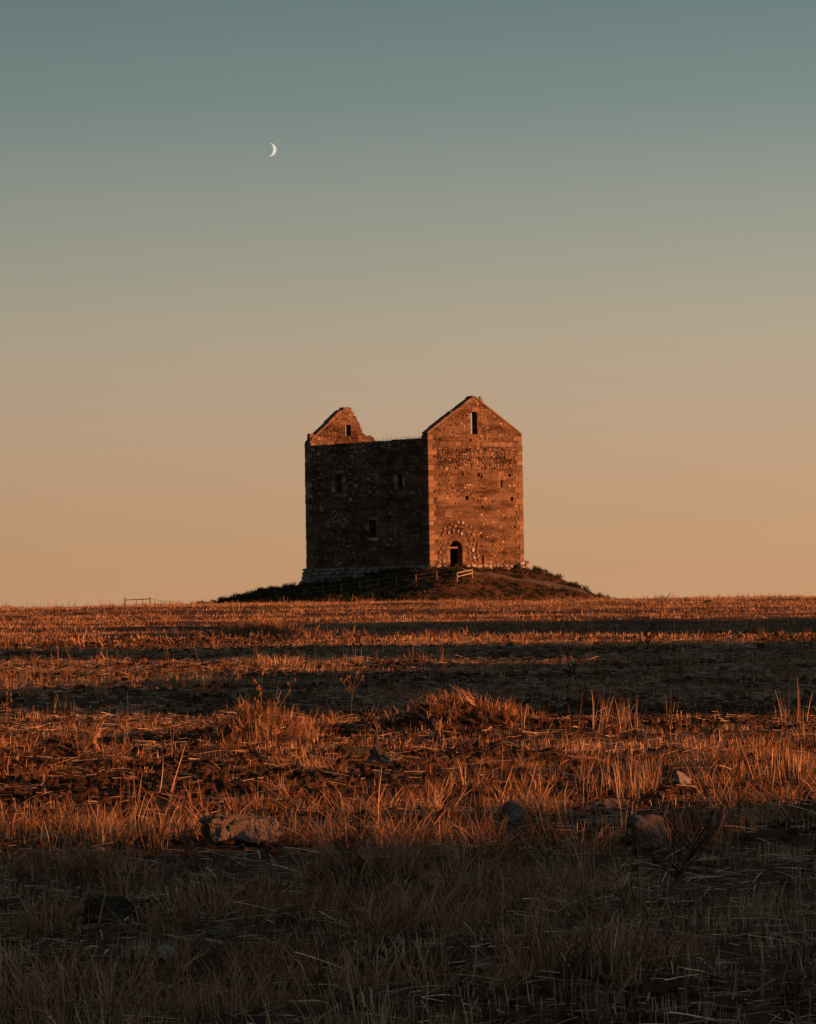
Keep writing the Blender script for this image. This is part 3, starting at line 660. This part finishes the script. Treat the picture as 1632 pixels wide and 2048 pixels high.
weed(372, 1815, 1690, 14, 'thick curved seed stalk rising from shaded grass near the mossy boulder', branches=8, spread=.12, r0=.009)
weed(150, 1905, 1822, 0, 'reddish leafy weed in front of the mossy boulder', branches=12, spread=.35)
weed(700, 1790, 1672, 8, 'dark twiggy dead weed on the shaded grass heap', M_TWIG, 9, .005, spread=.9, heads=False)
weed(1335, 1800, 1690, 60, 'sprawling black dead bush in front of the square-edged block', M_TWIG, 26, .006, 'dead_bush', 'bush', 1.5, False)
weed(1300, 1322, 1262, -10, 'dark thorny dead bush on the shaded far strip', M_TWIG, 12, .012, 'dead_bush', 'bush', 1.2, False)
weed(1060, 1262, 1210, 22, 'bare dark twig leaning right on the far sunlit strip', M_TWIG, 6, .011, spread=.6, heads=False)
weed(1320, 1222, 1188, 20, 'bare dark twig near the lone boulder below the skyline', M_TWIG, 6, .011, spread=.8, heads=False)
weed(300, 1250, 1210, -8, 'thin dark weed on the far strip below the skyline fence', M_TWIG, 6, .011, spread=.5, heads=False)
weed(945, 1262, 1215, 12, 'reddish weed stalk on the far strip below the tower door', M_STEM, 6, .010, spread=.5, heads=False)
weed(352, 1208, 1197, 16, 'low twig on the skyline beside the drooping wire', M_TWIG, 3, .014, spread=.6, heads=False)
weed(1490, 1192, 1160, 12, 'tall thin grass stalk bending over on the skyline', M_STEM, 0, .009, heads=False)

# ------------------------------------------------------------------ grass: clump shapes
def blades(name, n_, hmin, hmax, spread, lean, curl, width, mt, flat=False, seed=0, heads=0):
    rs = np.random.default_rng(seed); V, Fc, S, C = [], [], [], []
    for _ in range(n_):
        a = rs.uniform(0, 6.283); r_ = spread * math.sqrt(rs.uniform()); bx, by = r_ * math.cos(a), r_ * math.sin(a); L_ = rs.uniform(hmin, hmax)
        ld = a + rs.normal(0, .8); ln = abs(rs.normal(0, lean)); fa = rs.uniform(0, 6.283); wx, wy = math.cos(fa) * width / 2, math.sin(fa) * width / 2
        br = rs.uniform(.45, 1.4); seg = 3 if curl > 0 else 2; i0 = len(V)
        x = bx; y = by; z = -.02 if not flat else rs.uniform(.01, .05); ang = ln if not flat else math.pi / 2 - rs.uniform(-.12, .2)
        for k in range(seg + 1):
            ww = 1 - .75 * (k / seg) ** 2
            V += [(x - wx * ww, y - wy * ww, z), (x + wx * ww, y + wy * ww, z)] if not flat else [(x - wx, y - wy, z), (x + wx, y + wy, z + width * .3)]
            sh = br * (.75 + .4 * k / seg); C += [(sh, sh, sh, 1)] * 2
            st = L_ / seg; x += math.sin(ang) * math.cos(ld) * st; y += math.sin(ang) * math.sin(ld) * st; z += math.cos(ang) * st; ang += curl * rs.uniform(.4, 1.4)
        for k in range(seg): a0 = i0 + 2 * k; Fc += [a0, a0 + 1, a0 + 3, a0 + 2]; S.append(4)
    me = np_mesh(name, V, Fc, S); ca = me.color_attributes.new('tint', 'FLOAT_COLOR', 'POINT'); ca.data.foreach_set('color', np.array(C, np.float32).ravel())
    me.materials.append(mt); return bpy.data.objects.new(name, me)
protos = bpy.data.collections.new('grass_shapes')
i = 0
def family(k, *a, **kw):
    global i
    out = []
    for s_ in range(k):
        protos.objects.link(blades('g%02d' % i, *a, seed=i * 7 + 3, **kw)); out.append(i); i += 1
    return out
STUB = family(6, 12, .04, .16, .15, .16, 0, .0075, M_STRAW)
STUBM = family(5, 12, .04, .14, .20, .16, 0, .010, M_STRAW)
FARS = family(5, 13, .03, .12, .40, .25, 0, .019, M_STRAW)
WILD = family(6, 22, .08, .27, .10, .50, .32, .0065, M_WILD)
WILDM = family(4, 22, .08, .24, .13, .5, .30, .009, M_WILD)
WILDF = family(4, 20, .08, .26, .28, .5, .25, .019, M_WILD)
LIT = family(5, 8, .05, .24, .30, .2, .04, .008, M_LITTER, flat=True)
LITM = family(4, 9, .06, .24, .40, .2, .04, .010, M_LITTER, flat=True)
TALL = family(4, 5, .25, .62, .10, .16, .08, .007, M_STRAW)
SKYL = family(3, 5, .25, .80, .30, .20, .12, .022, M_WILD)
CLOD0 = i
for s in range(5):
    o = bpy.data.objects.new('g%02d' % i, rock_mesh(.09, .08, .06, 'clod', 300 + s, 7, .12, 2)); o.data.materials.append(M_SOIL); protos.objects.link(o); i += 1
CLOD = list(range(CLOD0, i))
LEAF = family(2, 60, .15, .6, .28, .5, .1, .05, M_LEAF)

ng = bpy.data.node_groups.new('scatter', 'GeometryNodeTree')
ng.interface.new_socket('Geometry', in_out='INPUT', socket_type='NodeSocketGeometry'); ng.interface.new_socket('Geometry', in_out='OUTPUT', socket_type='NodeSocketGeometry')
N = ng.nodes; gi = N.new('NodeGroupInput'); go = N.new('NodeGroupOutput'); iop = N.new('GeometryNodeInstanceOnPoints'); ci = N.new('GeometryNodeCollectionInfo')
ci.inputs['Collection'].default_value = protos; ci.inputs['Separate Children'].default_value = True; ci.inputs['Reset Children'].default_value = True
def named(nm, ty):
    q = N.new('GeometryNodeInputNamedAttribute'); q.data_type = ty; q.inputs['Name'].default_value = nm; return q
ai, ar, asc = named('idx', 'INT'), named('rot', 'FLOAT_VECTOR'), named('scl', 'FLOAT_VECTOR')
L = ng.links
L.new(gi.outputs[0], iop.inputs['Points']); L.new(ci.outputs[0], iop.inputs['Instance']); iop.inputs['Pick Instance'].default_value = True
L.new(ai.outputs[0], iop.inputs['Instance Index']); L.new(ar.outputs[0], iop.inputs['Rotation']); L.new(asc.outputs[0], iop.inputs['Scale'])
L.new(iop.outputs[0], go.inputs[0])
def scatter(name, P, idx, rot, scl, label, cat):
    me = bpy.data.meshes.new(name); k = len(P); me.vertices.add(k); me.vertices.foreach_set('co', np.asarray(P, np.float32).ravel())
    a = me.attributes.new('idx', 'INT', 'POINT'); a.data.foreach_set('value', np.asarray(idx, np.int32))
    a = me.attributes.new('rot', 'FLOAT_VECTOR', 'POINT'); a.data.foreach_set('vector', np.asarray(rot, np.float32).ravel())
    a = me.attributes.new('scl', 'FLOAT_VECTOR', 'POINT'); a.data.foreach_set('vector', np.asarray(scl, np.float32).ravel())
    o = link(name, me); md = o.modifiers.new('scatter', 'NODES'); md.node_group = ng
    return tag(o, label, cat, kind='stuff')
SIDE = 4.5                          # the field goes on beyond the frame's edges
def cloud(y0, y1, dens, margin=1.1):
    """random points over the wedge the lens sees between two distances"""
    k = int(dens * (.0907 * margin * (y1 * y1 - y0 * y0) + 2 * SIDE * (y1 - y0))); y = np.sqrt(rng.uniform(y0 * y0, y1 * y1, k)) if y0 > 60 else rng.uniform(0, 1, k);
    if y0 <= 60:                     # strip of width 2(a y + SIDE): draw y with density proportional to the width
        yg = np.linspace(y0, y1, 400); wg = np.cumsum(.0907 * margin * yg + SIDE); y = np.interp(y, (wg - wg[0]) / (wg[-1] - wg[0]), yg)
    x = rng.uniform(-1, 1, k) * (.0907 * margin * y + SIDE); return x, y
def put(x, y, kinds, smin, smax, tilt=.12, zoff=0):
    k = len(x); s = rng.uniform(smin, smax, k)
    return (np.stack([x, y, zt(x, y) + zoff], -1), rng.choice(kinds, k), np.stack([rng.normal(0, tilt, k), rng.normal(0, tilt, k), rng.uniform(0, 6.283, k)], -1), np.stack([s, s, s * rng.uniform(.8, 1.2, k)], -1))
def cat_(*a): return [np.concatenate(q) for q in zip(*a)]
dirt = lambda x, y: np.clip(sstep(.50, .60, noise(x / 2.4, y / 2.6, 41)) * .9 + .9 * np.exp(-((y - 45) / 5) ** 2) * sstep(3, -1.5, x), 0, 1)
def keep(x, y):
    """leave room in front of and around the larger stones"""
    m_ = np.ones(len(x), bool)
    for kx, ky, kr, fr in KEEP: m_ &= ~((np.abs(x - kx) < kr * 1.05) & (y > ky - kr - fr) & (y < ky + kr) & ((rng.uniform(0, 1, len(x)) < .85) | (y > ky - kr - .15)))
    d2 = (TRB - TRA); t = np.clip(((x - TRA.x) * d2.x + (y - TRA.y) * d2.y) / (d2.x ** 2 + d2.y ** 2), 0, 1)     # a beaten track through the stubble
    return m_ & (np.hypot(x - TRA.x - t * d2.x, y - TRA.y - t * d2.y) > .45)
TRA, TRB = ground_hit(860, 1402), ground_hit(1700, 1338)
def clumpy(x, y, a, b_, seed): return sstep(a, b_, noise(x / .75, y / .9, seed) * .6 + noise(x / 2.6, y / 2.2, seed + 1) * .55)
parts = []
for y0, y1, dn, kd in ((17, 30, 46, STUB), (30, 46, 34, STUB), (46, 80, 22, STUBM), (80, 115, 13, STUBM)):
    x, y = cloud(y0, y1, dn); c_ = clumpy(x, y, .36, .66, 44) * (1 - .95 * dirt(x, y)) * sstep(.2, .5, noise(x / 5, y / .9, 46)); m_ = (rng.uniform(0, 1, len(x)) < .05 + .85 * c_) & keep(x, y)
    q = put(x[m_], y[m_], kd, .6, 1.15); q[3][:] *= (.65 + .6 * noise(x[m_] / 1.7, y[m_] / 2.5, 47))[:, None]; parts.append(q)
x, y = cloud(110, 236, 9); m_ = rng.uniform(0, 1, len(x)) < .08 + clumpy(x / 2.2, y / 3, .34, .6, 48) * sstep(.25, .6, noise(x / 9, y / 2.5, 50))
q = put(x[m_], y[m_], FARS, .6, 1.1); q[3][:] *= (.5 + .7 * noise(x[m_] / 4, y[m_] / 9, 49))[:, None]; parts.append(q)
scatter('stubble', *cat_(*parts), 'orange-lit field of cut dry stubble', 'stubble')
parts = []
for y0, y1, dn, kd, th in ((17, 30, 26, WILD, .585), (30, 40, 20, WILD, .61), (40, 46, 12, WILD, .63), (46, 80, 6, WILDM, .68), (80, 130, 3, WILDF, .68), (130, 228, 1.3, WILDF, .68)):
    x, y = cloud(y0, y1, dn); m_ = (noise(x / 1.0, y / 1.2, 51) * .6 + noise(x / 3.1, y / 3, 52) * .5 > th) & keep(x, y); sc_ = 1.35 if y0 < 40 else 1.0; parts.append(put(x[m_], y[m_], kd, .5 * sc_, 1.1 * sc_, .25))
for hx, hy, sx, sy, h in HUMPS:
    k = 90; x = rng.normal(hx, sx * .75, k); y = rng.normal(hy, sy * .6, k); parts.append(put(x, y, WILD if hy < 46 else WILDM if hy < 90 else WILDF, .6, 1.1, .5))
x, y = cloud(18, 36, .9); m_ = keep(x, y); parts.append(put(x[m_], y[m_], TALL, .5, 1.0, .2))
x, y = cloud(18, 100, .28); m_ = keep(x, y); parts.append(put(x[m_], y[m_], TALL, .45, 1.0, .15))
for px, py, k, sp in [(1250, 1592, 16, .22), (1200, 1600, 10, .25), (1215, 1462, 14, .25), (1100, 1266, 22, .45), (1235, 1450, 8, .1), (1590, 1560, 16, .4), (560, 1480, 12, .3), (1530, 1262, 16, .5)]:
    g = ground_hit(px, py); x = rng.normal(g.x, sp, k); y = rng.normal(g.y, sp * 1.5, k); parts.append(put(x, y, TALL if g.y < 100 else SKYL, .6, 1.0, .12))
for px, py in [(900, 1592), (930, 1585), (1245, 1585), (1130, 1500), (640, 1470), (600, 1475), (1590, 1530), (1050, 1440)]:
    g = ground_hit(px, py); x = rng.normal(g.x, .16, 9); y = rng.normal(g.y, .2, 9); parts.append(put(x, y, WILD, .7, 1.1, .15))
bx2 = rng.uniform(30.5, 33.5, 2600); by2 = np.concatenate([rng.uniform(10, 62, 1700), rng.uniform(84, 142, 900)]); q = put(bx2, by2, TALL, 1.0, 1.7, .2); parts.append(q)  # tall grass added on the unseen bank to soften its shadow edge
x, y = cloud(205, 238, .12); parts.append(put(x, y, SKYL, .35, .8, .15))
scatter('wild_grass', *cat_(*parts), 'clumps of curling wild dry grass over the field, with an unseen fringe added on the bank', 'grass')
parts = []
for y0, y1, dn, kd in ((17, 30, 15, LIT), (30, 50, 10, LIT), (50, 110, 6, LITM)):
    x, y = cloud(y0, y1, dn); m_ = rng.uniform(0, 1, len(x)) > .6 * dirt(x, y); parts.append(put(x[m_], y[m_], kd, .6, 1.3, .08))
scatter('loose_straw', *cat_(*parts), 'loose straws scattered flat over the ground', 'straw')
parts = []
for y0, y1, dn, s0 in ((18, 36, 34, 1), (36, 66, 52, 1.5), (66, 120, 8, 1.8)):
    x, y = cloud(y0, y1, dn); m_ = rng.uniform(0, 1, len(x)) < dirt(x, y) + .15
    parts.append(put(x[m_], y[m_], CLOD, .25 * s0, 1.25 * s0, .5))
scatter('soil_clods', *cat_(*parts), 'broken clods of bare brown soil', 'soil')
# dry grass over the tower mound
k = 9000; x = rng.uniform(-22, 24, k); y = rng.uniform(378, 420, k); dx, dy = x - CX, y - CY
u = dx * ct + dy * st_; v = -dx * st_ + dy * ct
m_ = ~((u > -.35) & (u < TW + .35) & (v > -.35) & (v < TL + .35))
pp = np.array([(p.x, p.y) for p in pts]); dp = np.min(np.hypot(x[:, None] - pp[None, :, 0], y[:, None] - pp[None, :, 1]), 1); m_ &= dp > .8
m_ &= zt(x, y) > 3.2
a1 = put(x[m_], y[m_], WILDF + FARS + LEAF * 3, .35, .9, .25)
g = [on_mound(px, 1196) for px in range(444, 520, 6)]
xs2 = np.concatenate([rng.normal(q.x, .3, 3) for q in g]); ys2 = np.concatenate([rng.normal(q.y, .5, 3) for q in g]); a2 = put(xs2, ys2, LEAF, .5, 1.0, .2)
g = on_mound(884, 1146); a3 = put(rng.normal(g.x, .5, 14), rng.normal(g.y, .4, 14), LEAF, .4, .9, .2)
scatter('mound_grass', *cat_(a1, a2, a3), 'dry grass and dark weeds covering the tower mound', 'grass')
# weeds rooted in the wall top
yw = .9 + 8.5 * rng.uniform(0, 1, 60) ** 1.6; xw = rng.uniform(.1, .65, 60)
wx = CX + xw * ct - yw * st_; wy = CY + xw * st_ + yw * ct
P_, I_, R_, S_ = put(wx, wy, SKYL, .6, 1.3, .15); P_[:, 2] = ZB + WT - .02
S_ *= rng.uniform(.4, 1, 60)[:, None]
scatter('wall_grass', P_, I_, R_, S_, 'thin dry grass growing on the top of the side wall', 'grass')
